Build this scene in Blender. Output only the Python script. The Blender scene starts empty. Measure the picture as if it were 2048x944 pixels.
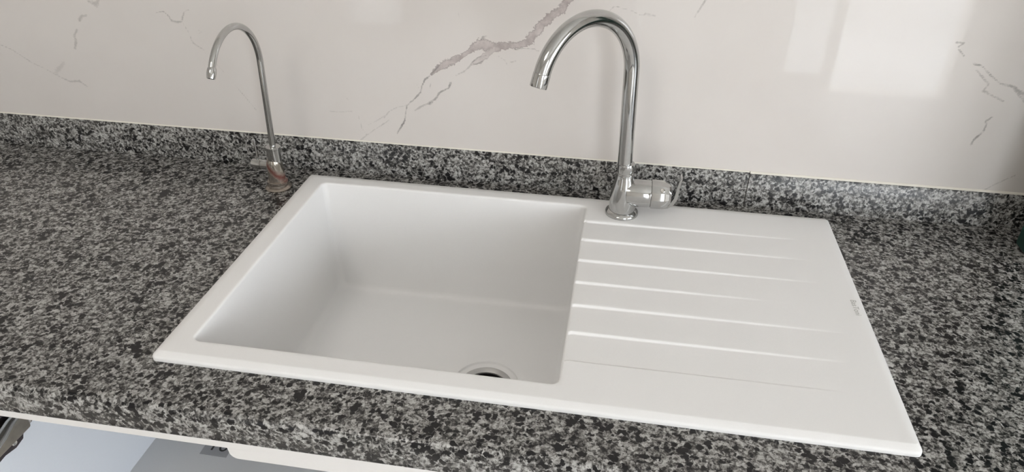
import bpy, bmesh, math, random
import numpy as np
from mathutils import Vector, Matrix, noise

random.seed(7)
SC = bpy.context.scene
COL = SC.collection
ZO = 0.909                       # height of the sink's top face above the floor

# ------------------------------------------------------------------ camera
cam_d = bpy.data.cameras.new('camera')
cam_d.sensor_width = 36.0
cam_d.lens = 1444.65 / 2048 * 36.0
cam_d.clip_start = 0.02
cam = bpy.data.objects.new('camera', cam_d)
COL.objects.link(cam)
R0 = (0.98677417, 0.16179681, 0.00992588)
R1 = (0.09357488, -0.51855909, -0.849906)
R2 = (-0.13236493, 0.8395941, -0.52684084)
cam.matrix_world = Matrix(((R0[0], -R1[0], -R2[0], 0.52084949),
                           (R0[1], -R1[1], -R2[1], -0.57177622),
                           (R0[2], -R1[2], -R2[2], 0.57059342 + ZO),
                           (0, 0, 0, 1)))
SC.camera = cam

# ------------------------------------------------------------------ sky and light
world = bpy.data.worlds.new('overcast_sky')
SC.world = world
world.use_nodes = True
bg = world.node_tree.nodes['Background']
bg.inputs[0].default_value = (0.90, 0.95, 1.0, 1)
bg.inputs[1].default_value = 12.0

def area(name, loc, rot, sx, sy, power=0, portal=False, col=(1, 1, 1)):
    l = bpy.data.lights.new(name, 'AREA')
    l.shape = 'RECTANGLE'; l.size = sx; l.size_y = sy; l.energy = power; l.color = col
    if portal:
        l.cycles.is_portal = True
    o = bpy.data.objects.new(name, l); COL.objects.link(o)
    o.location = loc; o.rotation_euler = rot
    return o

DX0, DX1, DY, DH = 1.38, 2.32, -2.65, 2.15     # balcony doorway
area('door_portal', ((DX0 + DX1) / 2, DY - .06, DH / 2), (math.pi / 2, 0, math.pi), DX1 - DX0, DH, portal=True)

WY0, WY1, WZ0, WZ1 = -1.80, -.35, .95, 1.72      # unseen window added in the right hand wall for side light into the bowl
RX1 = 2.7
VX0, VX1, VZ0, VZ1 = -1.22, -.82, .22, 2.25          # curtained window further left behind the camera
area('window_portal', (RX1 + .06, (WY0 + WY1) / 2, (WZ0 + WZ1) / 2), (0, math.pi / 2, 0), WZ1 - WZ0, WY1 - WY0, portal=True)

area('ceiling_fill', (-.3, -1.35, 2.57), (0, 0, 0), .6, .6, power=11.5, col=(1, .95, .88))  # added warm fill without a fixture, lifts the shaded bowl and left wall

vs = SC.view_settings
vs.view_transform = 'Standard'; vs.look = 'None'; vs.gamma = 1.0; vs.use_curve_mapping = False
vs.exposure = -0.04

# ------------------------------------------------------------------ helpers
def obj(name, me, mat=None, parent=None, loc=None, smooth=True, angle=35):
    if isinstance(me, bmesh.types.BMesh):
        bm = me
        me = bpy.data.meshes.new(name)
        bmesh.ops.recalc_face_normals(bm, faces=bm.faces[:])
        bm.to_mesh(me); bm.free()
    if smooth and len(me.polygons):
        me.polygons.foreach_set('use_smooth', [True] * len(me.polygons))
        me.set_sharp_from_angle(angle=math.radians(angle))
    if mat:
        me.materials.append(mat)
    o = bpy.data.objects.new(name, me)
    COL.objects.link(o)
    if parent is not None:
        o.parent = parent
    if loc is not None:
        o.location = loc
    return o

def thing(name, label, cat, loc=(0, 0, 0)):
    o = bpy.data.objects.new(name, None)
    o.empty_display_size = 0.05
    COL.objects.link(o)
    o.location = loc; o['label'] = label; o['category'] = cat
    return o

def struct(name, bm, mat, label=None, **k):
    o = obj(name, bm, mat, **k)
    o['kind'] = 'structure'
    if label:
        o['label'] = label
    return o

def box(bm, x0, x1, y0, y1, z0, z1, bev=0.0, seg=2):
    r = bmesh.ops.create_cube(bm, size=1)
    bmesh.ops.scale(bm, vec=(x1 - x0, y1 - y0, z1 - z0), verts=r['verts'])
    bmesh.ops.translate(bm, vec=((x0 + x1) / 2, (y0 + y1) / 2, (z0 + z1) / 2), verts=r['verts'])
    if bev > 0:
        es = list({e for v in r['verts'] for e in v.link_edges})
        bmesh.ops.bevel(bm, geom=es, offset=bev, segments=seg, profile=.5, affect='EDGES')
    return bm

def bbox(*a, **k):
    return box(bmesh.new(), *a, **k)

def frame_of(d):
    d = Vector(d).normalized()
    a = Vector((0, 0, 1)) if abs(d.z) < .9 else Vector((1, 0, 0))
    u = d.cross(a).normalized()
    return u, d.cross(u).normalized()

def lathe(bm, prof, origin=(0, 0, 0), axis=(0, 0, 1), n=40, cap=True):
    """revolve (radius, distance along the axis) pairs"""
    o = Vector(origin); d = Vector(axis).normalized(); u, v = frame_of(d)
    rings = []
    for r, t in prof:
        rings.append([bm.verts.new(o + d * t + (u * math.cos(2 * math.pi * i / n) + v * math.sin(2 * math.pi * i / n)) * r) for i in range(n)])
    for a, b in zip(rings, rings[1:]):
        for i in range(n):
            bm.faces.new((a[i], a[(i + 1) % n], b[(i + 1) % n], b[i]))
    if cap:
        for rg in (rings[0], rings[-1]):
            try:
                bm.faces.new(rg)
            except ValueError:
                pass
    return bm

def tube(bm, pts, rad, n=28, cap=True):
    pts = [Vector(p) for p in pts]
    m = len(pts)
    if not hasattr(rad, '__len__'):
        rad = [rad] * m
    t0 = (pts[1] - pts[0]).normalized()
    u, _ = frame_of(t0)
    rings = []
    for i, p in enumerate(pts):
        t = (pts[min(i + 1, m - 1)] - pts[max(i - 1, 0)]).normalized()
        u = (u - t * u.dot(t)).normalized(); v = t.cross(u)
        rings.append([bm.verts.new(p + (u * math.cos(2 * math.pi * k / n) + v * math.sin(2 * math.pi * k / n)) * rad[i]) for k in range(n)])
    for a, b in zip(rings, rings[1:]):
        for i in range(n):
            bm.faces.new((a[i], a[(i + 1) % n], b[(i + 1) % n], b[i]))
    if cap:
        bm.faces.new(rings[0]); bm.faces.new(rings[-1])
    return bm

def prism_x(bm, poly, x0, x1):
    """extrude a (y, z) polygon from x0 to x1"""
    a = [bm.verts.new((x0, y, z)) for y, z in poly]
    b = [bm.verts.new((x1, y, z)) for y, z in poly]
    n = len(poly)
    for i in range(n):
        bm.faces.new((a[i], a[(i + 1) % n], b[(i + 1) % n], b[i]))
    bm.faces.new(a); bm.faces.new(b)
    return bm

def prism_y(bm, poly, y0, y1):
    """extrude an (x, z) polygon from y0 to y1"""
    a = [bm.verts.new((x, y0, z)) for x, z in poly]
    b = [bm.verts.new((x, y1, z)) for x, z in poly]
    n = len(poly)
    for i in range(n):
        bm.faces.new((a[i], a[(i + 1) % n], b[(i + 1) % n], b[i]))
    bm.faces.new(a); bm.faces.new(b)
    return bm

def text_mesh(body, size, depth=0.0):
    c = bpy.data.curves.new('writing', 'FONT')
    c.body = body; c.size = size; c.align_x = 'CENTER'; c.align_y = 'CENTER'; c.extrude = depth
    o = bpy.data.objects.new('writing', c); COL.objects.link(o)
    dg = bpy.context.evaluated_depsgraph_get()
    me = bpy.data.meshes.new_from_object(o.evaluated_get(dg))
    bpy.data.objects.remove(o); bpy.data.curves.remove(c)
    return me

# ------------------------------------------------------------------ materials
class NT:
    def __init__(self, name):
        self.m = bpy.data.materials.new(name); self.m.use_nodes = True
        self.t = self.m.node_tree; self.b = self.t.nodes['Principled BSDF']
    def n(self, typ, **k):
        nd = self.t.nodes.new(typ)
        for a, v in k.items():
            if a.startswith('i_'):
                nd.inputs[a[2:]].default_value = v
            else:
                setattr(nd, a, v)
        return nd
    def l(self, a, b):
        self.t.links.new(a, b)
    def math(self, op, a, b=None, c=None, clamp=False):
        nd = self.n('ShaderNodeMath', operation=op, use_clamp=clamp)
        for i, q in enumerate((a, b, c)):
            if q is None: continue
            if isinstance(q, (int, float)): nd.inputs[i].default_value = q
            else: self.l(q, nd.inputs[i])
        return nd.outputs[0]
    def ramp(self, fac, stops, interp='LINEAR'):
        nd = self.n('ShaderNodeValToRGB'); cr = nd.color_ramp; cr.interpolation = interp
        while len(cr.elements) > 1: cr.elements.remove(cr.elements[-1])
        cr.elements[0].position = stops[0][0]; cr.elements[0].color = (*stops[0][1], 1)
        for p, c in stops[1:]:
            e = cr.elements.new(p); e.color = (*c, 1)
        self.l(fac, nd.inputs[0])
        return nd.outputs[0]
    def mix(self, fac, a, b):
        nd = self.n('ShaderNodeMix', data_type='RGBA')
        for i, q in ((0, fac), (6, a), (7, b)):
            if isinstance(q, (int, float)): nd.inputs[i].default_value = q
            elif isinstance(q, tuple): nd.inputs[i].default_value = (*q, 1)
            else: self.l(q, nd.inputs[i])
        return nd.outputs[2]
    def noise(self, co, scale, detail=2, rough=.5, dist=0):
        nd = self.n('ShaderNodeTexNoise', i_Scale=scale, i_Detail=detail, i_Roughness=rough, i_Distortion=dist)
        self.l(co, nd.inputs['Vector'])
        return nd.outputs[0]
    def pos(self):
        return self.n('ShaderNodeNewGeometry').outputs['Position']
    def bump(self, h, strength, dist):
        nd = self.n('ShaderNodeBump', i_Strength=strength, i_Distance=dist)
        self.l(h, nd.inputs['Height']); self.l(nd.outputs[0], self.b.inputs['Normal'])
    def set(self, **k):
        for a, v in k.items():
            i = self.b.inputs[a.replace('_', ' ')]
            if isinstance(v, bpy.types.NodeSocket): self.l(v, i)
            else: i.default_value = (*v, 1) if isinstance(v, tuple) else v
        return self.m

def plain(name, col, rough=.5, metal=0.0, var=.04, scale=40, bump=0.0):
    q = NT(name); nz = q.noise(q.pos(), scale, 3)
    c = q.mix(nz, tuple(x * (1 - var) for x in col), tuple(min(1, x * (1 + var)) for x in col))
    if bump: q.bump(nz, bump, .001)
    return q.set(Base_Color=c, Roughness=rough, Metallic=metal)

M = {}
M['paint'] = plain('cream_wall_paint', (.80, .765, .72), .7)
M['ceiling'] = plain('white_ceiling_paint', (.85, .83, .79), .8)
M['floor'] = plain('pale_floor_tile', (.70, .67, .63), .25, var=.06, scale=6)
M['balcony'] = plain('balcony_concrete', (.6, .6, .6), .7)
M['laminate'] = plain('white_melamine', (.76, .79, .84), .35, var=.015, scale=300)
M['shelf'] = plain('grey_white_melamine', (.66, .66, .66), .4, var=.02, scale=300)
M['rail'] = plain('white_edge_laminate', (.80, .78, .76), .4, var=.015, scale=300)
M['hinge'] = plain('bronze_tinted_steel', (.42, .38, .32), .30, .9, var=.2, scale=90)
M['hinge_dark'] = plain('dark_hinge_steel', (.10, .085, .09), .38, .8, var=.2, scale=90)
M['steel'] = plain('nickel_steel', (.62, .60, .57), .25, 1.0, var=.05)
M['grout'] = plain('cream_joint_filler', (.80, .76, .68), .6, var=.06, scale=60)
M['label'] = plain('grey_paper_label', (.36, .36, .37), .6)
M['ink'] = plain('black_ink', (.02, .02, .02), .5)
M['mark'] = plain('grey_print', (.47, .46, .44), .5)
M['dark'] = plain('drain_hole_shade', (.015, .013, .013), .5)  # darkness inside the drain hole, put in as black colour
M['green'] = plain('dark_green_plastic', (.012, .06, .045), .45, var=.1)
M['door_white'] = plain('white_lacquered_frame', (.75, .75, .75), .35)
M['flange'] = plain('brushed_drain_steel', (.52, .51, .50), .38, .55, var=.04)

q = NT('brushed_chrome'); nz = q.noise(q.pos(), 150, 4, .6)
M['chrome'] = q.set(Base_Color=q.mix(nz, (.46, .46, .455), (.56, .56, .55)), Metallic=1.0,
                    Roughness=q.math('MULTIPLY_ADD', nz, .08, .06))

q = NT('frosted_glass')
M['frost'] = q.set(Base_Color=q.mix(q.noise(q.pos(), 20), (.85, .87, .88), (.92, .93, .94)), Roughness=.6, Transmission_Weight=.85)

q = NT('thin_white_curtain'); tr = q.n('ShaderNodeBsdfTranslucent'); df = q.n('ShaderNodeBsdfDiffuse'); mx = q.n('ShaderNodeMixShader')
cc = q.mix(q.noise(q.pos(), 30), (.42, .41, .40), (.48, .47, .46))
q.l(cc, tr.inputs[0]); q.l(cc, df.inputs[0]); mx.inputs[0].default_value = .4
q.l(tr.outputs[0], mx.inputs[1]); q.l(df.outputs[0], mx.inputs[2])
q.l(mx.outputs[0], q.t.nodes['Material Output'].inputs['Surface'])
M['curtain'] = q.m

# rusted tap body: chrome plate with a red brown run of rust round the lower half
q = NT('rusting_chrome'); tc = q.n('ShaderNodeTexCoord').outputs['Object']
sep = q.n('ShaderNodeSeparateXYZ'); q.l(tc, sep.inputs[0])
nz = q.noise(tc, 220, 4, .6)
pl = q.math('ADD', q.math('MULTIPLY', sep.outputs[0], 1.1), q.math('SUBTRACT', sep.outputs[2], .036))
pl = q.math('ADD', pl, q.math('MULTIPLY_ADD', nz, .012, -.006))
band = q.math('SUBTRACT', 1.0, q.math('MULTIPLY', q.math('ABSOLUTE', q.math('SUBTRACT', pl, -.001)), 85), clamp=True)
low = q.math('MULTIPLY', q.math('LESS_THAN', sep.outputs[2], .026), .4)
ru = q.math('MAXIMUM', band, q.math('MULTIPLY', low, nz), clamp=True)
M['rusty'] = q.set(Base_Color=q.mix(ru, (.44, .41, .36), (.14, .028, .016)), Metallic=q.math('MULTIPLY_ADD', ru, -.8, 1.0, clamp=True),
                   Roughness=q.math('MULTIPLY_ADD', ru, .4, .16))

# granite
q = NT('speckled_granite'); P = q.pos()
warp = q.n('ShaderNodeTexNoise', i_Scale=210.0, i_Detail=2.0); q.l(P, warp.inputs['Vector'])
vm = q.n('ShaderNodeVectorMath', operation='MULTIPLY_ADD'); q.l(warp.outputs[1], vm.inputs[0])
vm.inputs[1].default_value = (.0075, .0075, .0075); q.l(P, vm.inputs[2]); PW = vm.outputs[0]
vor = q.n('ShaderNodeTexVoronoi', feature='F1', i_Scale=270.0); q.l(PW, vor.inputs['Vector'])
sp = q.n('ShaderNodeSeparateColor'); q.l(vor.outputs['Color'], sp.inputs[0])
fine = q.noise(PW, 265, 2.5, .6)
tone = q.noise(P, 70, 2, .5)
v_ = q.math('ADD', q.math('MULTIPLY', sp.outputs[0], .34), q.math('ADD', q.math('MULTIPLY', fine, 1.0), q.math('MULTIPLY', tone, .45)))
lightc = q.ramp(q.math('MULTIPLY', v_, .5), [(.35, (.022, .021, .0205)), (.405, (.085, .081, .077)), (.455, (.195, .189, .178)), (.51, (.35, .34, .325)), (.58, (.50, .49, .475))])
big = q.noise(P, 30, 2, .5)
vb_ = q.n('ShaderNodeTexVoronoi', feature='F1', i_Scale=135.0); q.l(PW, vb_.inputs['Vector'])
sb_ = q.n('ShaderNodeSeparateColor'); q.l(vb_.outputs['Color'], sb_.inputs[0])
# a black mica blotch sits in the middle of some cells, more of them in dark clusters
pick = q.math('ADD', q.math('MULTIPLY', sb_.outputs[1], .55), q.math('MULTIPLY', big, .9))
rad = q.math('MULTIPLY', q.math('SUBTRACT', .83, pick), 2.0)
mask = q.math('MULTIPLY', q.math('SUBTRACT', rad, vb_.outputs['Distance']), 7.0, clamp=True)
colg = q.mix(mask, lightc, (.012, .0115, .0125))
M['granite'] = q.set(Base_Color=colg, Roughness=.22, Specular_IOR_Level=.34)

# matt composite of the sink
q = NT('white_granite_composite'); P = q.pos()
nz = q.noise(P, 900, 2, .6)
c = q.mix(nz, (.855, .845, .835), (.905, .898, .890))
q.bump(nz, .12, .0006)
M['sink'] = q.set(Base_Color=c, Roughness=.42, Specular_IOR_Level=.4)

# polished porcelain slab with printed marble veining
q = NT('veined_porcelain'); P = q.pos()
at = q.n('ShaderNodeAttribute', attribute_name='vein'); sv = q.n('ShaderNodeSeparateXYZ'); q.l(at.outputs['Vector'], sv.inputs[0])
ab = q.n('ShaderNodeAttribute', attribute_name='band'); sb = q.n('ShaderNodeSeparateXYZ'); q.l(ab.outputs['Vector'], sb.inputs[0])
n1 = q.noise(P, 90, 4, .65); n2 = q.noise(P, 320, 3, .6); n3 = q.noise(P, 7, 4, .6); n4 = q.noise(P, 45, 3, .6)
base = q.mix(n3, (.680, .632, .596), (.738, .698, .664))
tv = q.math('ADD', sb.outputs[0], q.math('ADD', q.math('MULTIPLY_ADD', n1, 1.7, -.85), q.math('MULTIPLY_ADD', n2, 1.1, -.55)))
fill = q.math('MULTIPLY', q.ramp(tv, [(.12, (0, 0, 0)), (.26, (1, 1, 1))]), sb.outputs[1])
edge = q.math('MULTIPLY', q.ramp(tv, [(.06, (0, 0, 0)), (.18, (1, 1, 1)), (.28, (1, 1, 1)), (.48, (0, 0, 0))]), sb.outputs[1])
inner = q.mix(q.ramp(n4, [(.35, (0, 0, 0)), (.65, (1, 1, 1))]), (.36, .30, .288), (.60, .535, .515))
c = q.mix(q.math('MULTIPLY', fill, .8), base, inner)
c = q.mix(q.math('MULTIPLY', edge, q.math('MULTIPLY', n4, 1.0)), c, (.30, .262, .25))
wv = q.math('ADD', sv.outputs[0], q.math('ADD', q.math('MULTIPLY_ADD', n1, 1.6, -.8), q.math('MULTIPLY_ADD', n2, 1.4, -.7)))
line = q.math('MULTIPLY', q.ramp(wv, [(.10, (0, 0, 0)), (.75, (1, 1, 1))]), sv.outputs[1])
c = q.mix(q.math('MULTIPLY', line, q.math('MULTIPLY_ADD', n4, .9, .3), clamp=True), c, (.215, .195, .185))
M['marble'] = q.set(Base_Color=c, Roughness=.012, Specular_IOR_Level=.45)

VEINS = [
    (1, 1.00, [(0.451, 0.3346, 0.007), (0.429, 0.3061, 0.0071), (0.4202, 0.2916, 0.0067), (0.4014, 0.2788, 0.008), (0.3896, 0.2636, 0.0081), (0.3777, 0.2507, 0.0089), (0.3705, 0.2404, 0.0075), (0.3555, 0.2345, 0.006), (0.3354, 0.2321, 0.0071), (0.3177, 0.2298, 0.0091), (0.2999, 0.2312, 0.0115), (0.287, 0.2267, 0.0077), (0.2766, 0.2184, 0.0036), (0.2634, 0.2098, 0.0052), (0.2448, 0.1996, 0.0071), (0.2287, 0.1906, 0.0058), (0.2149, 0.1786, 0.0024)]),
    (0, 0.90, [(0.2289, 0.1946, 0.0021), (0.2149, 0.1786, 0.0021), (0.2037, 0.1689, 0.0022), (0.1976, 0.1563, 0.0019), (0.1957, 0.1474, 0.0019), (0.1855, 0.1361, 0.0016), (0.1709, 0.1225, 0.0017), (0.1678, 0.1095, 0.0014), (0.1648, 0.0949, 0.002), (0.1536, 0.0765, 0.0026), (0.1498, 0.0703, 0.0012)]),
    (0, 0.35, [(0.1709, 0.1225, 0.0014), (0.154, 0.1184, 0.0014), (0.1394, 0.1102, 0.0014), (0.13, 0.098, 0.0014)]),
    (1, 0.60, [(0.3177, 0.2272, 0.0051), (0.3074, 0.2177, 0.0046), (0.2944, 0.2074, 0.0057), (0.2814, 0.1993, 0.0021)]),
    (0, 0.60, [(0.3048, 0.215, 0.0013), (0.2919, 0.2116, 0.0015), (0.2814, 0.2019, 0.0018), (0.2892, 0.1998, 0.0016), (0.2996, 0.2061, 0.0015)]),
    (0, 0.40, [(0.2814, 0.1993, 0.0021), (0.2707, 0.1881, 0.0021), (0.2547, 0.1791, 0.0013)]),
    (0, 0.80, [(0.2468, 0.1673, 0.0024), (0.2433, 0.1581, 0.0021), (0.2282, 0.1497, 0.0022), (0.2196, 0.1372, 0.0027), (0.2097, 0.1295, 0.0036)]),
    (0, 0.45, [(0.2097, 0.1295, 0.0022), (0.1985, 0.1245, 0.0025), (0.1813, 0.1133, 0.0019)]),
    (0, 0.60, [(0.343, 0.2262, 0.0012), (0.3632, 0.2294, 0.0015), (0.3807, 0.2297, 0.0015), (0.3913, 0.2254, 0.0012)]),
    (0, 0.30, [(0.3227, 0.2161, 0.0013), (0.3355, 0.2092, 0.0013), (0.3381, 0.2024, 0.0013)]),
    (0, 0.35, [(0.3432, 0.2063, 0.0015), (0.3521, 0.2094, 0.0015)]),
    (0, 0.30, [(0.0253, 0.1016, 0.0014), (0.0511, 0.1021, 0.0014), (0.0742, 0.1053, 0.0014)]),
    (0, 0.35, [(0.0847, 0.0974, 0.0014), (0.0886, 0.0742, 0.0014), (0.0956, 0.0644, 0.0014), (0.0828, 0.0522, 0.0015)]),
    (0, 0.35, [(0.1381, 0.0942, 0.0014), (0.1079, 0.0728, 0.0014), (0.0828, 0.0522, 0.0015)]),
    (0, 0.30, [(0.0658, 0.1304, 0.0014), (0.0693, 0.1244, 0.0014)]),
    (0, 0.25, [(0.1303, 0.1009, 0.0014), (0.1123, 0.0893, 0.0014), (0.1003, 0.0825, 0.0014)]),
    (0, 0.70, [(0.3064, 0.2462, 0.0015), (0.3, 0.2443, 0.0023), (0.2974, 0.2399, 0.0018)]),
    (0, 0.50, [(0.4892, 0.2924, 0.0012), (0.4979, 0.3014, 0.0012), (0.5076, 0.2984, 0.0014), (0.5219, 0.2957, 0.0014), (0.5365, 0.2894, 0.0012), (0.5501, 0.289, 0.0012)]),
    (0, 0.35, [(0.2143, 0.167, 0.0013), (0.211, 0.1545, 0.0014)]),
    (0, 0.35, [(0.1897, 0.1599, 0.0014), (0.1945, 0.1506, 0.0014)]),
    (0, 0.40, [(0.2629, 0.2799, 0.0015), (0.264, 0.2734, 0.0018)]),
    (0, 0.42, [(-0.5766, 0.1855, 0.0016), (-0.5596, 0.1814, 0.0016), (-0.5408, 0.1741, 0.0016), (-0.5237, 0.1624, 0.0016), (-0.5064, 0.1507, 0.0016), (-0.4874, 0.1433, 0.0016), (-0.4695, 0.1329, 0.0019), (-0.4562, 0.1265, 0.0019), (-0.4453, 0.1223, 0.0025), (-0.4261, 0.1242, 0.0025), (-0.4137, 0.1148, 0.0016)]),
    (0, 0.40, [(-0.3614, 0.2646, 0.0035), (-0.3508, 0.2621, 0.0064), (-0.3435, 0.2668, 0.0035)]),
    (0, 0.40, [(-0.3733, 0.242, 0.0024), (-0.3843, 0.2396, 0.0039), (-0.3898, 0.2319, 0.0027)]),
    (0, 0.45, [(-0.3993, 0.2167, 0.0024), (-0.4082, 0.2054, 0.004), (-0.4085, 0.1958, 0.0031), (-0.4142, 0.1845, 0.0037)]),
    (0, 0.55, [(-0.2453, 0.2526, 0.0014), (-0.2305, 0.2554, 0.0014), (-0.2238, 0.2485, 0.0017), (-0.2201, 0.241, 0.0023), (-0.2122, 0.2388, 0.0026), (-0.2019, 0.2407, 0.002), (-0.1982, 0.2499, 0.002), (-0.1934, 0.2583, 0.0017), (-0.1845, 0.2603, 0.0014)]),
    (0, 0.45, [(-0.2001, 0.2369, 0.0012), (-0.1939, 0.2216, 0.0014), (-0.1907, 0.2059, 0.0023), (-0.1822, 0.1997, 0.002), (-0.1721, 0.1942, 0.0014)]),
    (0, 0.35, [(-0.1558, 0.1716, 0.0015), (-0.1457, 0.1585, 0.0015)]),
    (0, 0.35, [(-0.1326, 0.139, 0.0015), (-0.1256, 0.1305, 0.0015), (-0.112, 0.1115, 0.0015), (-0.1002, 0.0944, 0.0015)]),
    (0, 0.20, [(-0.4464, 0.1545, 0.0047), (-0.4679, 0.1374, 0.0048)]),
    (0, 0.20, [(-0.1781, 0.229, 0.0014), (-0.1705, 0.2255, 0.0014), (-0.1785, 0.2211, 0.0014)]),
    (0, 0.70, [(0.9748, 0.2747, 0.0025), (0.9849, 0.275, 0.0019), (0.9782, 0.268, 0.0019), (0.9907, 0.2566, 0.0028)]),
    (0, 0.70, [(1.0062, 0.2463, 0.0022), (1.019, 0.2436, 0.0019), (1.0346, 0.2304, 0.0019), (1.0511, 0.2197, 0.0022), (1.068, 0.2172, 0.0028), (1.0862, 0.2065, 0.0047), (1.1196, 0.1899, 0.0063)]),
    (0, 0.50, [(1.0129, 0.2376, 0.0022), (1.0353, 0.2186, 0.0022), (1.0315, 0.2085, 0.0025), (1.0438, 0.2028, 0.0022), (1.0628, 0.1949, 0.0022)]),
    (0, 0.50, [(1.0686, 0.2155, 0.0019), (1.0919, 0.1952, 0.0028)]),
    (0, 0.75, [(1.0564, 0.1701, 0.0013), (1.0503, 0.1636, 0.0023), (1.0526, 0.1545, 0.0023), (1.0513, 0.1455, 0.0026), (1.0434, 0.1335, 0.002), (1.0419, 0.1255, 0.003)]),
    (0, 0.50, [(1.0811, 0.0497, 0.0017), (1.0972, 0.0639, 0.0017), (1.1187, 0.0813, 0.0017)]),
    (0, 0.50, [(0.6276, 0.3193, 0.0017), (0.6197, 0.3035, 0.002), (0.6131, 0.2892, 0.0017)]),
    (0, 0.30, [(0.5427, 0.2925, 0.0018), (0.5571, 0.2898, 0.0017)]),
]

# ------------------------------------------------------------------ the room
WY = 0.516                        # face of the porcelain wall
def ticks(a, b, f0, f1, fine, coarse):
    v = list(np.arange(a, f0, coarse)) + list(np.arange(f0, f1, fine)) + list(np.arange(f1, b + coarse * .5, coarse))
    v[0] = a; v[-1] = b
    return np.array(v)

xs = ticks(-2.4, 2.7, -.80, 1.25, .0025, .2)
zs = ticks(-ZO, 1.691, .03, .40, .0025, .15)
X, Z = np.meshgrid(xs, zs)
shape = X.shape
pv = np.stack([X.ravel(), Z.ravel()], 1)
bv = np.full(len(pv), -2.0); bs = np.zeros(len(pv)); tv_ = np.full(len(pv), -2.0); ts = np.zeros(len(pv))
for kind, st, pts in VEINS:
    for (x0, z0, w0), (x1, z1, w1) in zip(pts, pts[1:]):
        a = np.array((x0, z0)); d = np.array((x1 - x0, z1 - z0)); L2 = d @ d + 1e-12
        sel = np.where((pv[:, 0] > min(x0, x1) - .06) & (pv[:, 0] < max(x0, x1) + .06) & (pv[:, 1] > min(z0, z1) - .06) & (pv[:, 1] < max(z0, z1) + .06))[0]
        if not len(sel): continue
        t = np.clip((pv[sel] - a) @ d / L2, 0, 1)
        dist = np.linalg.norm(pv[sel] - a - t[:, None] * d, axis=1)
        v = np.maximum(1 - dist / (w0 + (w1 - w0) * t), -2)
        tgt, stg = (bv, bs) if kind == 1 else (tv_, ts)
        up = v > tgt[sel]
        tgt[sel[up]] = v[up]; stg[sel[up]] = st
ny, nx = shape
idx = np.arange(nx * ny).reshape(shape)
quads = np.stack([idx[:-1, :-1], idx[:-1, 1:], idx[1:, 1:], idx[1:, :-1]], -1).reshape(-1, 4)
me = bpy.data.meshes.new('wall_back')
vco = np.stack([X.ravel(), np.full(X.size, WY), Z.ravel() + ZO], 1)
me.from_pydata(vco.tolist(), [], quads.tolist())
for nm, A, B in (('vein', tv_, ts), ('band', bv, bs)):
    at = me.attributes.new(nm, 'FLOAT_VECTOR', 'POINT')
    at.data.foreach_set('vector', np.stack([A, B, np.zeros_like(A)], 1).astype(np.float32).ravel())
me.update()
wall = struct('wall_back', me, M['marble'], label='polished cream porcelain wall with grey and pinkish marble veins', smooth=False)

RX0, RZ = -2.4, 2.6
struct('floor', bbox(RX0 - .1, RX1 + .1, DY - .12, WY + .1, -.1, 0), M['floor'], smooth=False)
struct('ceiling', bbox(RX0 - .1, RX1 + .1, DY - .12, WY + .1, RZ, RZ + .1), M['ceiling'], smooth=False)
struct('wall_left', bbox(RX0 - .1, RX0, DY - .12, WY, 0, RZ), M['paint'], smooth=False)
bm = bmesh.new()
for a in ((DY - .12, WY0, 0, RZ), (WY1, WY, 0, RZ), (WY0, WY1, 0, WZ0), (WY0, WY1, WZ1, RZ)):
    box(bm, RX1, RX1 + .1, *a)
struct('wall_right', bm, M['paint'], smooth=False)
w1 = struct('added_side_window', bbox(RX1, RX1 + .1, WY0, WY1, WZ0, WZ0 + .04), M['door_white'], smooth=False)
for a in ((WY0, WY0 + .04, WZ0 + .04, WZ1), (WY1 - .04, WY1, WZ0 + .04, WZ1), (WY0 + .04, WY1 - .04, WZ1 - .04, WZ1), ((WY0 + WY1) / 2 - .03, (WY0 + WY1) / 2 + .03, WZ0 + .04, WZ1 - .04)):
    obj('window_bar', bbox(RX1 + .02, RX1 + .08, *a), M['door_white'], w1, smooth=False)
bm = bmesh.new()
y0, y1 = DY - .12, DY
box(bm, RX0, VX0, y0, y1, 0, RZ); box(bm, VX0, VX1, y0, y1, 0, VZ0); box(bm, VX0, VX1, y0, y1, VZ1, RZ); box(bm, VX1, DX0, y0, y1, 0, RZ); box(bm, DX0, DX1, y0, y1, DH, RZ); box(bm, DX1, RX1, y0, y1, 0, RZ)
struct('wall_front', bm, M['paint'], smooth=False)

w2 = struct('window_2', bbox(VX0, VX1, y0, y1, VZ0, VZ0 + .03), M['door_white'], smooth=False)
for a in ((VX0, VX0 + .04, VZ0 + .03, VZ1), (VX1 - .04, VX1, VZ0 + .03, VZ1), (VX0 + .04, VX1 - .04, VZ1 - .04, VZ1)):
    obj('window_bar', bbox(a[0], a[1], y0 + .02, y1 - .04, a[2], a[3]), M['door_white'], w2, smooth=False)
bm = bmesh.new()
cp = [(VX0 + .001 + (VX1 - VX0 - .002) * k / 60, y1 - .02 + .008 * math.sin(k * 1.1)) for k in range(61)]
lo = [bm.verts.new((x_, y_, VZ0 + .031)) for x_, y_ in cp]; hi = [bm.verts.new((x_, y_, VZ1 - .001)) for x_, y_ in cp]
for k in range(60): bm.faces.new((lo[k], lo[k + 1], hi[k + 1], hi[k]))
obj('window_curtain', bm, M['curtain'], w2)

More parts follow.
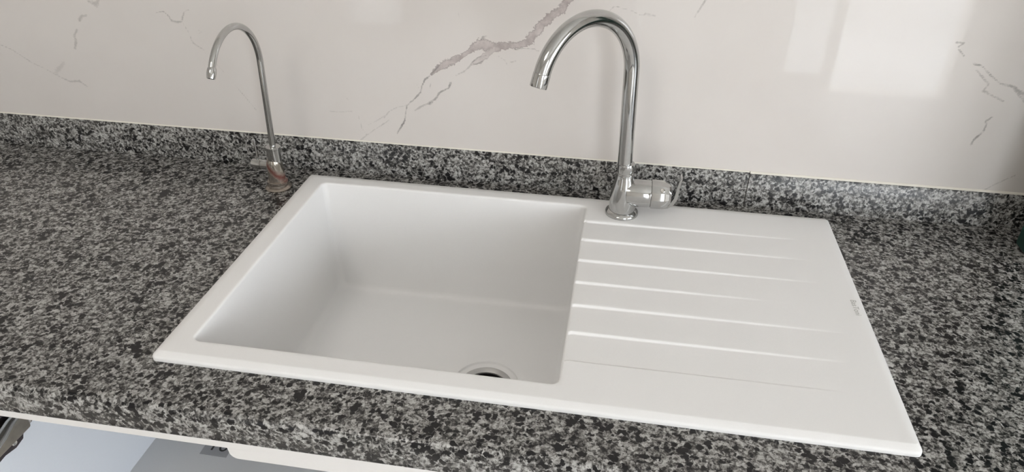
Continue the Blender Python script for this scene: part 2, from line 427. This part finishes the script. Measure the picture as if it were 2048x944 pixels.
# balcony door: left leaf closed and frosted, right half standing open
d1 = struct('door_1', bbox(DX0, DX0 + .05, y0, y1 - .02, 0, DH), M['door_white'], smooth=False)
for a in ((DX0 + .27, DX0 + .33, .0, DH), (DX0 + .05, DX0 + .27, 0, .08), (DX0 + .05, DX0 + .27, DH - .08, DH), (DX0 + .05, DX0 + .27, .55, .60)):
    obj('door_rail', bbox(a[0], a[1], y0 + .03, y1 - .05, a[2], a[3]), M['door_white'], d1, smooth=False)
obj('door_pane', bbox(DX0 + .05, DX0 + .27, y0 + .05, y0 + .056, .08, DH - .08), M['frost'], d1, smooth=False)
struct('trim_1', bbox(-.9, DX1 + 1.2, DY - 1.5, DY - .12, -.2, -.02), M['balcony'], label='balcony floor slab outside the door', smooth=False)
struct('trim_2', bbox(-.9, DX1 + 1.2, DY - 1.6, DY - 1.5, -.2, 1.38), M['balcony'], label='balcony parapet outside the door', smooth=False)

# ------------------------------------------------------------------ granite worktop
CX0, CX1, CB, CT = -1.5, 1.9, .515, -.009
hx0, hx1, hy0, hy1 = .018, .842, .018, .462
top = thing('granite_worktop', 'grey and black speckled granite worktop around the white sink', 'worktop', (0, 0, ZO))
gx = [CX0, hx0, hx1, CX1]; gy = [-.055, hy0, hy1, WY - .0005]
bm = bmesh.new()
vt = {}
for k, z in enumerate((CT, CT - .02)):
    for i, x in enumerate(gx):
        for j, y in enumerate(gy):
            vt[i, j, k] = bm.verts.new((x, y, z))
for i in range(3):
    for j in range(3):
        if (i, j) == (1, 1): continue
        bm.faces.new([vt[i, j, 0], vt[i + 1, j, 0], vt[i + 1, j + 1, 0], vt[i, j + 1, 0]])
        bm.faces.new([vt[i, j, 1], vt[i, j + 1, 1], vt[i + 1, j + 1, 1], vt[i + 1, j, 1]])
for i in range(3):
    for j in (0, 3):
        bm.faces.new([vt[i, j, 0], vt[i + 1, j, 0], vt[i + 1, j, 1], vt[i, j, 1]])
        bm.faces.new([vt[j, i, 0], vt[j, i + 1, 0], vt[j, i + 1, 1], vt[j, i, 1]])
for a, b in (((1, 1), (2, 1)), ((2, 1), (2, 2)), ((2, 2), (1, 2)), ((1, 2), (1, 1))):
    bm.faces.new([vt[*a, 0], vt[*b, 0], vt[*b, 1], vt[*a, 1]])
obj('slab', bm, M['granite'], top, smooth=False)
pf = [(-.055, CT)]
r = .008
for k in range(7):
    a = math.pi / 2 + k / 6 * math.pi / 2
    pf.append((-.069 + r + r * math.cos(a), CT - r + r * math.sin(a)))
pf += [(-.069, -.0485), (-.067, -.0505), (-.055, -.0505)]
obj('front_edge', prism_x(bmesh.new(), pf, CX0, CX1), M['granite'], top, angle=50)
US = .5118
for x0, x1, dy, zt in ((CX0, .7340, .0012, .0512), (.7350, CX1, 0.0, .0500)):
    f = US + dy
    u_ = obj('granite_upstand', prism_x(bmesh.new(), [(f, CT), (f, zt - .001), (f + .001, zt), (WY - .0002, zt), (WY - .0002, CT)], x0, x1), M['granite'], loc=(0, 0, ZO), angle=50)
    u_['label'] = 'longer granite upstand strip along the wall, left of the joint behind the drainer' if x0 < 0 else 'shorter granite upstand strip along the wall, right of the joint, running into the corner'
    u_['category'] = 'upstand'
struct('trim_3', prism_x(bmesh.new(), [(US + .0008, .0500), (US + .0008, .0508), (WY - .0004, .0530), (WY - .0004, .0500)], .7350, CX1), M['grout'], label='cream filler line on top of the right upstand strip', loc=(0, 0, ZO), angle=60)
struct('trim_4', prism_x(bmesh.new(), [(US + .0020, .0512), (US + .0020, .0518), (WY - .0004, .0532), (WY - .0004, .0512)], CX0, .7340), M['grout'], label='cream filler line on top of the left upstand strip', loc=(0, 0, ZO), angle=60)

# ------------------------------------------------------------------ sink
SW, SD = .860, .4787
sink = thing('kitchen_sink', 'white matt composite inset sink with square bowl and ribbed drainer', 'sink', (0, 0, ZO))
BX0, BX1, BY0, BY1 = .0355, .4795, .0350, .4495
LINES = [(.4035, .804), (.3490, .809), (.2930, .813), (.2385, .733), (.1865, .823), (.1300, .818), (.0755, .808)]
def drain_z(x, y):
    """height of the drainer: terraces that drop toward the front and ramp up again, fading to the right"""
    if x < BX1 - .004 or y > .42 or y < .06: return 0.0
    z = 0.0
    for i in range(6):
        ya, xe = LINES[i]; yb, xe2 = LINES[i + 1]
        if yb < y <= ya + .001:
            h = .0032 * max(0.0, 1 - max(0, x - BX1) / (xe - BX1)) ** .75
            step = min(1.0, max(0.0, (ya + .001 - y) / .0038)); step = step * step * (3 - 2 * step)
            s = (ya - y) / (ya - yb)
            if i < 5: rise = s
            else: rise = s * .55
            z = -h * step * (1 - rise)
            if i < 5 and s > .9:
                pass
            if i == 5:
                e = min(1.0, (y - yb) / .0022)
                z *= e
    return z

def grid_line(a, b, base, extra):
    v = set(np.round(np.linspace(a, b, base), 5)); v |= {round(e, 5) for e in extra if a <= e <= b}
    v = sorted(v); out = [v[0]]
    for q_ in v[1:]:
        if q_ - out[-1] > .0004: out.append(q_)
    out[-1] = round(b, 5)
    return out

mg = .006                          # margin of the flat grid round the bowl mouth
ox0, ox1, oy0, oy1 = .012, SW - .012, .012, SD - .012
ex = []
for c in (BX0, BX1):
    ex += [c + s * k for s in (-1, 1) for k in (0, .002, .004, .006, .0085, .011, .0135, .016)]
for c in (ox0, ox1): ex += [c + s * k for s in (-1, 1) for k in (.0015, .003, .0045, .006)]
ey = []
for c in (BY0, BY1):
    ey += [c + s * k for s in (-1, 1) for k in (0, .002, .004, .006, .0085, .011, .0135, .016)]
for c in (oy0, oy1): ey += [c + s * k for s in (-1, 1) for k in (.0015, .003, .0045, .006)]
for ya, _ in LINES:
    ey += [ya + .001 - k * .00065 for k in range(8)]
ey += [LINES[6][0] + k * .0007 for k in range(-1, 5)]
gx = grid_line(ox0, ox1, 150, ex + [BX0 - mg, BX1 + mg]); gy = grid_line(oy0, oy1, 110, ey + [BY0 - mg, BY1 + mg])
near = lambda L, v: min(range(len(L)), key=lambda k: abs(L[k] - v))
ia, ib, ja, jb = near(gx, BX0 - mg), near(gx, BX1 + mg), near(gy, BY0 - mg), near(gy, BY1 + mg)
bm = bmesh.new()
gv = {}
for i, x in enumerate(gx):
    for j, y in enumerate(gy):
        if ia < i < ib and ja < j < jb: continue
        gv[i, j] = bm.verts.new((x, y, drain_z(x, y)))
for i in range(len(gx) - 1):
    for j in range(len(gy) - 1):
        if ia <= i < ib and ja <= j < jb: continue
        bm.faces.new((gv[i, j], gv[i + 1, j], gv[i + 1, j + 1], gv[i, j + 1]))
def loop_ids(i0, i1, j0, j1):
    return [(i, j0) for i in range(i0, i1)] + [(i1, j) for j in range(j0, j1)] + [(i, j1) for i in range(i1, i0, -1)] + [(i0, j) for j in range(j1, j0, -1)]
def rr(p, x0, x1, y0, y1, r):
    """p pushed out or in onto a rounded rectangle"""
    cx = min(max(p[0], x0 + r), x1 - r); cy = min(max(p[1], y0 + r), y1 - r)
    d = Vector((p[0] - cx, p[1] - cy))
    if d.length < 1e-9:                                   # a point of a smaller ring: take the nearest side
        return None
    d.normalize()
    return (cx + d.x * r, cy + d.y * r)
ids = loop_ids(ia, ib, ja, jb)
start = [gv[k] for k in ids]
sp = [(gx[i], gy[j]) for i, j in ids]
def bridge(a, b):
    n = len(a)
    for k in range(n):
        bm.faces.new((a[k], a[(k + 1) % n], b[(k + 1) % n], b[k]))
def ring(x0, x1, y0, y1, r, z, follow=0.0):
    out = []
    for p in sp:
        m_ = .03                                          # scale the start loop onto the wanted rectangle first
        u = (p[0] - (BX0 - mg)) / (BX1 - BX0 + 2 * mg); v = (p[1] - (BY0 - mg)) / (BY1 - BY0 + 2 * mg)
        e = .0
        px = x0 - mg + u * (x1 - x0 + 2 * mg); py = y0 - mg + v * (y1 - y0 + 2 * mg)
        w = rr((px, py), x0, x1, y0, y1, r)
        out.append(bm.verts.new((w[0], w[1], z + (follow * drain_z(BX1, p[1]) if p[0] > BX1 else 0))))
    return out
cur = start
f = .0035                                                 # rounded lip
def step(nxt):
    global cur
    bridge(cur, nxt); cur = nxt
for k in range(0, 5):
    a = k / 4 * math.pi / 2
    o_ = f * (1 - math.sin(a))
    step(ring(BX0 - o_, BX1 + o_, BY0 - o_, BY1 + o_, .009 + o_, -f * (1 - math.cos(a)), 1.0 - .5 * k / 4))
TX0, TX1, TY0, TY1, TB = .0470, .4680, .0470, .4370, -.205
rb = .012
def at(t, z, rad):
    return ring(BX0 + (TX0 - BX0) * t, BX1 + (TX1 - BX1) * t, BY0 + (TY0 - BY0) * t, BY1 + (TY1 - BY1) * t, rad, z)
for t in (.06, .25, .5, .75, .94):
    step(at(t, t * (TB + .0), .009 + .004 * t))
for k in range(1, 6):
    a = k / 5 * math.pi / 2
    ins = rb * (1 - math.cos(a))
    step(ring(TX0 + ins, TX1 - ins, TY0 + ins, TY1 - ins, .014, TB * .94 - rb * math.sin(a)))
ZB = TB * .94 - rb
DC = (.3555, .2345)
def circ(rad, z):
    out = []
    for v in cur:
        d = Vector((v.co.x - DC[0], v.co.y - DC[1])).normalized()
        out.append(bm.verts.new((DC[0] + d.x * rad, DC[1] + d.y * rad, z)))
    return out
step(circ(.064, ZB - .0010)); step(circ(.0515, ZB - .0012)); step(circ(.0506, ZB - .0022)); step(circ(.0498, ZB - .0046)); step(circ(.0490, ZB - .0052)); step(circ(.0408, ZB - .0056)); step(circ(.0404, ZB - .0130))
inner_end = cur
# outer rim, rounded over down to the worktop
ids = loop_ids(0, len(gx) - 1, 0, len(gy) - 1)
cur = [gv[k] for k in ids]
so = [(gx[i], gy[j]) for i, j in ids]
def oring(o_, z):
    s_ = o_ * .42                                        # the chamfer is wide only along the front
    x0, x1, y0, y1 = -s_, SW + s_, -o_, SD + s_
    out = []
    for p in so:
        u = (p[0] - ox0) / (ox1 - ox0); v = (p[1] - oy0) / (oy1 - oy0)
        w = rr((x0 - .004 + u * (x1 - x0 + .008), y0 - .004 + v * (y1 - y0 + .008)), x0, x1, y0, y1, max(.007 + o_, .004))
        out.append(bm.verts.new((w[0], w[1], z)))
    return out
for o_, z in ((-.0098, 0), (-.0092, -.0002), (-.0084, -.0005), (-.0026, -.0026), (-.0014, -.0034), (-.0004, -.0048), (0, -.0064), (0, -.0089)):
    step(oring(o_, z))
step([bm.verts.new((min(max(v.co.x, hx0 + .002), hx1 - .002), min(max(v.co.y, hy0 + .002), hy1 - .002), -.0089)) for v in cur])
# outside of the bowl, down in the cupboard
body = obj('bowl_and_drainer', bm, M['sink'], sink, angle=60)
bm = bmesh.new()
def shell_ring(x0, x1, y0, y1, z, r=.015, n=6):
    out = []
    for cx, cy, a0 in ((x1 - r, y1 - r, 0), (x0 + r, y1 - r, 90), (x0 + r, y0 + r, 180), (x1 - r, y0 + r, 270)):
        for k in range(n + 1):
            a = math.radians(a0 + 90 * k / n)
            out.append(bm.verts.new((cx + r * math.cos(a), cy + r * math.sin(a), z)))
    return out
cur = shell_ring(.0225, .4915, .0225, .4575, -.012)
step(shell_ring(.036, .479, .036, .447, -.200)); step(shell_ring(.044, .471, .044, .439, -.214))
step(shell_ring(.31, .40, .185, .275, -.216, r=.044)); step(shell_ring(.31, .40, .185, .275, -.235, r=.044))
obj('bowl_underside', bm, M['sink'], sink)

# drain fitting
zr = ZB - .0048
bm = bmesh.new()
lathe(bm, [(.0403, zr - .0020), (.0412, zr - .0003), (.0402, zr + .0004), (.0388, zr - .0003), (.0372, zr - .0016), (.0350, zr - .0030), (.0338, zr - .0040), (.0338, zr - .0065)], (DC[0], DC[1], 0), n=48, cap=False)
dr = obj('drain_flange', bm, M['flange'], sink)
dr['label'] = 'grey metal drain ring at the bottom of the bowl'
bm = bmesh.new(); lathe(bm, [(.0340, zr - .0050), (.0340, zr - .034), (.024, zr - .036), (.001, zr - .036)], (DC[0], DC[1], 0), n=40, cap=False)
th = obj('drain_throat', bm, M['dark'], dr)
bm = bmesh.new(); lathe(bm, [(.003, zr - .030), (.003, zr - .0125), (.0095, zr - .0120), (.0095, zr - .0085), (.006, zr - .0070), (.001, zr - .0070)], (DC[0] + .012, DC[1] + .018, 0), n=24)
obj('strainer_knob', bm, M['steel'], dr)
# maker's lettering, worn and hardly legible, read from the right hand end
me = text_mesh('BasToni', .0105)
me.transform(Matrix.Rotation(-math.pi / 2, 4, 'Z'))
o = obj('printed_mark', me, M['mark'], sink, loc=(.8465, .2420, .00025), smooth=False)
o['label'] = 'small faint grey printed maker mark'

# ------------------------------------------------------------------ tall kitchen mixer
FB = Vector((.537, .438, 0.0))
fa = thing('kitchen_faucet', 'tall chrome swan neck mixer tap standing on the white sink rim', 'faucet', (FB.x, FB.y, ZO))
obj('base_flange', lathe(bmesh.new(), [(.0262, .0002), (.0262, .0030), (.0252, .0050), (.0225, .0068), (.0205, .0080)], n=56), M['chrome'], fa)
obj('faucet_body', lathe(bmesh.new(), [(.0205, .006), (.0206, .012), (.0208, .024), (.0204, .032), (.0194, .040), (.0180, .048), (.0163, .056), (.0148, .062), (.0139, .066), (.0136, .0685)], n=56), M['chrome'], fa)
obj('neck_collar', lathe(bmesh.new(), [(.0128, .0675), (.0132, .0690), (.0132, .0715), (.0128, .0720), (.0132, .0726), (.0133, .0850), (.0126, .0872), (.0108, .0878)], n=48), M['chrome'], fa)
def swan(phi, r, zs, ea, lx, ly, z0, n=48, bend=0):
    up = Vector((lx, ly, 1)).normalized(); d = Vector((math.cos(phi), math.sin(phi), 0))
    P = [up * t for t in np.linspace(z0, zs, 14)]
    c = up * zs + d * r
    for a in np.linspace(0, ea, n)[1:]:
        P.append(c - d * r * math.cos(a) + up * r * math.sin(a))
    t = (P[-1] - P[-2]).normalized()
    return P, t
P, t = swan(-2.311, .086, .232, 2.80, -.027, .001, .085)
obj('spout', tube(bmesh.new(), P, .0112, n=36), M['chrome'], fa)
e = P[-1]
bm = bmesh.new()
lathe(bm, [(.0108, -.0015), (.0114, -.0008), (.0116, .0002), (.0116, .0165), (.0112, .0172), (.0098, .0172), (.0096, .0100), (.002, .0100)], e, t, n=36)
obj('aerator', bm, M['chrome'], fa)
bax = Vector((1, .02, 0)).normalized(); bo = Vector((0, -.002, .0385))
obj('cartridge_barrel', lathe(bmesh.new(), [(.0195, .004), (.0212, .014), (.0214, .024), (.0214, .0405), (.0208, .0415)], bo, bax, n=48), M['chrome'], fa)
h = obj('handle', lathe(bmesh.new(), [(.0206, .0416), (.0222, .0420), (.0226, .0440), (.0224, .0560), (.0214, .0625), (.0190, .0685), (.0150, .0720), (.0070, .0730)], bo, bax, n=12), M['chrome'], fa, angle=20)
sd = Vector((0, -.72, .69)).normalized()
obj('grub_screw', lathe(bmesh.new(), [(.0036, -.002), (.0036, .0006), (.0026, .0014), (.0022, .0002)], bo + bax * .058 + sd * .0215, sd, n=20), M['steel'], h)
pth = [(.060, .0195), (.0685, .0215), (.0760, .0275), (.0802, .0365), (.0806, .0455), (.0815, .0560), (.0828, .0640), (.0845, .0720)]
thk = [.0050, .0055, .0055, .0050, .0045, .0040, .0036, .0030]
lf, rt = [], []
for k, (x_, z_) in enumerate(pth):
    a = Vector(pth[min(k + 1, len(pth) - 1)]) - Vector(pth[max(k - 1, 0)]); a.normalize()
    nrm = Vector((-a.y, a.x)) * thk[k] / 2
    lf.append((x_ + nrm.x, z_ + nrm.y)); rt.append((x_ - nrm.x, z_ - nrm.y))
bm = prism_y(bmesh.new(), lf + rt[::-1], -.009, .007)
bmesh.ops.bevel(bm, geom=[e_ for e_ in bm.edges if abs(e_.verts[0].co.y - e_.verts[1].co.y) < 1e-6 and e_.is_manifold], offset=.0008, segments=2, affect='EDGES')
obj('lever', bm, M['chrome'], h, angle=40)

# ------------------------------------------------------------------ filter tap
TB_ = Vector((-.040, .437, CT))
ft = thing('filter_faucet', 'thin chrome swan neck filter tap with rusted base, on the granite left of the sink', 'faucet', (TB_.x, TB_.y, ZO + CT))
obj('base_flange', lathe(bmesh.new(), [(.0215, .0), (.0218, .0022), (.0200, .0040), (.0165, .0052), (.0160, .0090), (.0145, .0100)], n=48), M['rusty'], ft)
obj('base_ring', lathe(bmesh.new(), [(.0148, .0095), (.0168, .0105), (.0168, .0140), (.0150, .0152)], n=40), M['rusty'], ft)
bd = obj('faucet_body', lathe(bmesh.new(), [(.0136, .0145), (.0136, .030), (.0132, .044), (.0120, .050), (.0112, .053)], n=40), M['rusty'], ft)
bd['label'] = 'tap body streaked with red brown rust'
up = Vector((.025, .010, 1)).normalized()
obj('spout_socket', lathe(bmesh.new(), [(.0112, .050), (.0114, .054), (.0114, .0715), (.0120, .0722), (.0120, .0750), (.0112, .0758), (.0070, .0765)], (0, 0, 0), up, n=36), M['chrome'], ft)
P, t = swan(-1.5708, .0710, .2180, 2.66, .0250, .0100, .074)
obj('spout', tube(bmesh.new(), P, .0050, n=24), M['chrome'], ft)
obj('spout_tip', lathe(bmesh.new(), [(.0048, -.002), (.0058, -.001), (.0062, .001), (.0065, .005), (.0063, .009), (.0056, .0135), (.0044, .0136), (.0042, .007), (.001, .007)], P[-1], t, n=28), M['chrome'], ft)
vax = Vector((-1, .08, .0)).normalized(); vo = Vector((0, 0, .0400))
vb = obj('valve_barrel', lathe(bmesh.new(), [(.0082, .006), (.0084, .0225), (.0078, .0232), (.0078, .0240), (.0088, .0246), (.0088, .0395), (.0080, .0408), (.001, .0410)], vo, vax, n=36), M['chrome'], ft)
lp = vo + vax * .031 + Vector((0, 0, .007))
obj('lever_pin', tube(bmesh.new(), [lp, lp + Vector((.0002, .001, .012)), lp + Vector((-.0006, .002, .026)), lp + Vector((-.0012, .003, .036))], [.0022, .0019, .0018, .0016], n=14), M['chrome'], vb)

# ------------------------------------------------------------------ sink cupboard under the worktop
cab = thing('sink_cupboard', 'open white melamine sink cupboard below the granite worktop', 'cabinet', (0, 0, 0))
zc = lambda z: z + ZO
PX = -.250
obj('top_rail', bbox(-.268, 1.45, -.067, -.049, zc(-.0612), zc(-.0508), bev=.0006), M['rail'], cab, smooth=False)
# apron board whose lower corner is rounded off
x0, zt, zl, rr_ = .1195, zc(-.0613), zc(-.0785), .010
ap = [(x0, zt)]
for k in range(8):
    a = math.pi + k / 7 * math.pi / 2
    ap.append((x0 + .001 + rr_ + rr_ * math.cos(a), zl + rr_ + rr_ * math.sin(a)))
ap += [(1.45, zl), (1.45, zt)]
obj('apron_board', prism_y(bmesh.new(), ap, -.0655, -.0500), M['rail'], cab, angle=30)
sp_ = obj('side_panel', bbox(PX - .018, PX, -.049, .500, zc(-.80), zc(-.0508)), M['laminate'], cab, smooth=False)
obj('side_panel', bbox(1.432, 1.45, -.049, .500, zc(-.80), zc(-.0508)), M['laminate'], cab, smooth=False)
sh = obj('shelf', bbox(PX, 1.432, -.030, .486, zc(-.448), zc(-.430)), M['shelf'], cab, smooth=False)
obj('back_panel', bbox(PX, 1.432, .486, .500, zc(-.80), zc(-.0508)), M['laminate'], cab, smooth=False)
obj('bottom_panel', bbox(PX, 1.432, -.049, .486, zc(-.80), zc(-.782)), M['laminate'], cab, smooth=False)
obj('plinth', bbox(PX - .018, 1.45, .0, .016, .0, zc(-.80)), M['laminate'], cab, smooth=False)
# numbered sticker on the shelf
lb = obj('number_label', bbox(-.154, -.104, .207, .262, zc(-.430), zc(-.4295)), M['label'], cab, smooth=False)
lb['label'] = 'grey sticker with a black number'
me = text_mesh('10', .038)
obj('number', me, M['ink'], lb, loc=(-.128, .2300, zc(-.4293)), smooth=False)
# concealed hinge screwed to the inside of the left panel
hg = obj('hinge', prism_x(bmesh.new(), [(.036, zc(-.140)), (.036, zc(-.182)), (.012, zc(-.186)), (.008, zc(-.194)), (-.006, zc(-.197)), (-.024, zc(-.193)), (-.050, zc(-.196)), (-.050, zc(-.140))], PX, PX + .004), M['hinge_dark'], cab, smooth=False)
hg['label'] = 'bronze coloured steel hinge'
bm = bmesh.new(); box(bm, PX + .004, PX + .018, -.048, .016, zc(-.176), zc(-.150), bev=.003)
obj('hinge_arm', bm, M['hinge'], hg)
bm = bmesh.new(); tube(bm, [(PX + .012, .012, zc(-.148)), (PX + .016, -.010, zc(-.146)), (PX + .020, -.030, zc(-.149)), (PX + .021, -.046, zc(-.152))], [.005, .006, .007, .007], n=12)
obj('hinge_link', bm, M['steel'], hg)
for y_, z_ in ((.024, -.1790), (-.006, -.1880)):
    bm = bmesh.new(); lathe(bm, [(.0042, 0), (.0042, .0012), (.0032, .0022), (.0012, .0012)], (PX + .0035, y_, zc(z_)), (1, 0, 0), n=20)
    obj('screw', bm, M['steel'], hg)

# ------------------------------------------------------------------ green thing at the right end of the worktop
gc = thing('green_container', 'dark green plastic container cut off by the right edge, on the worktop against the upstand', 'container', (1.257, .432, ZO + CT))
bm = bmesh.new(); box(bm, -.128, .128, -.035, .035, 0, .50, bev=.005, seg=3)
obj('container_body', bm, M['green'], gc)
bm = bmesh.new(); box(bm, -.132, .132, -.039, .039, .50, .535, bev=.008, seg=3)
obj('lid', bm, M['green'], gc)
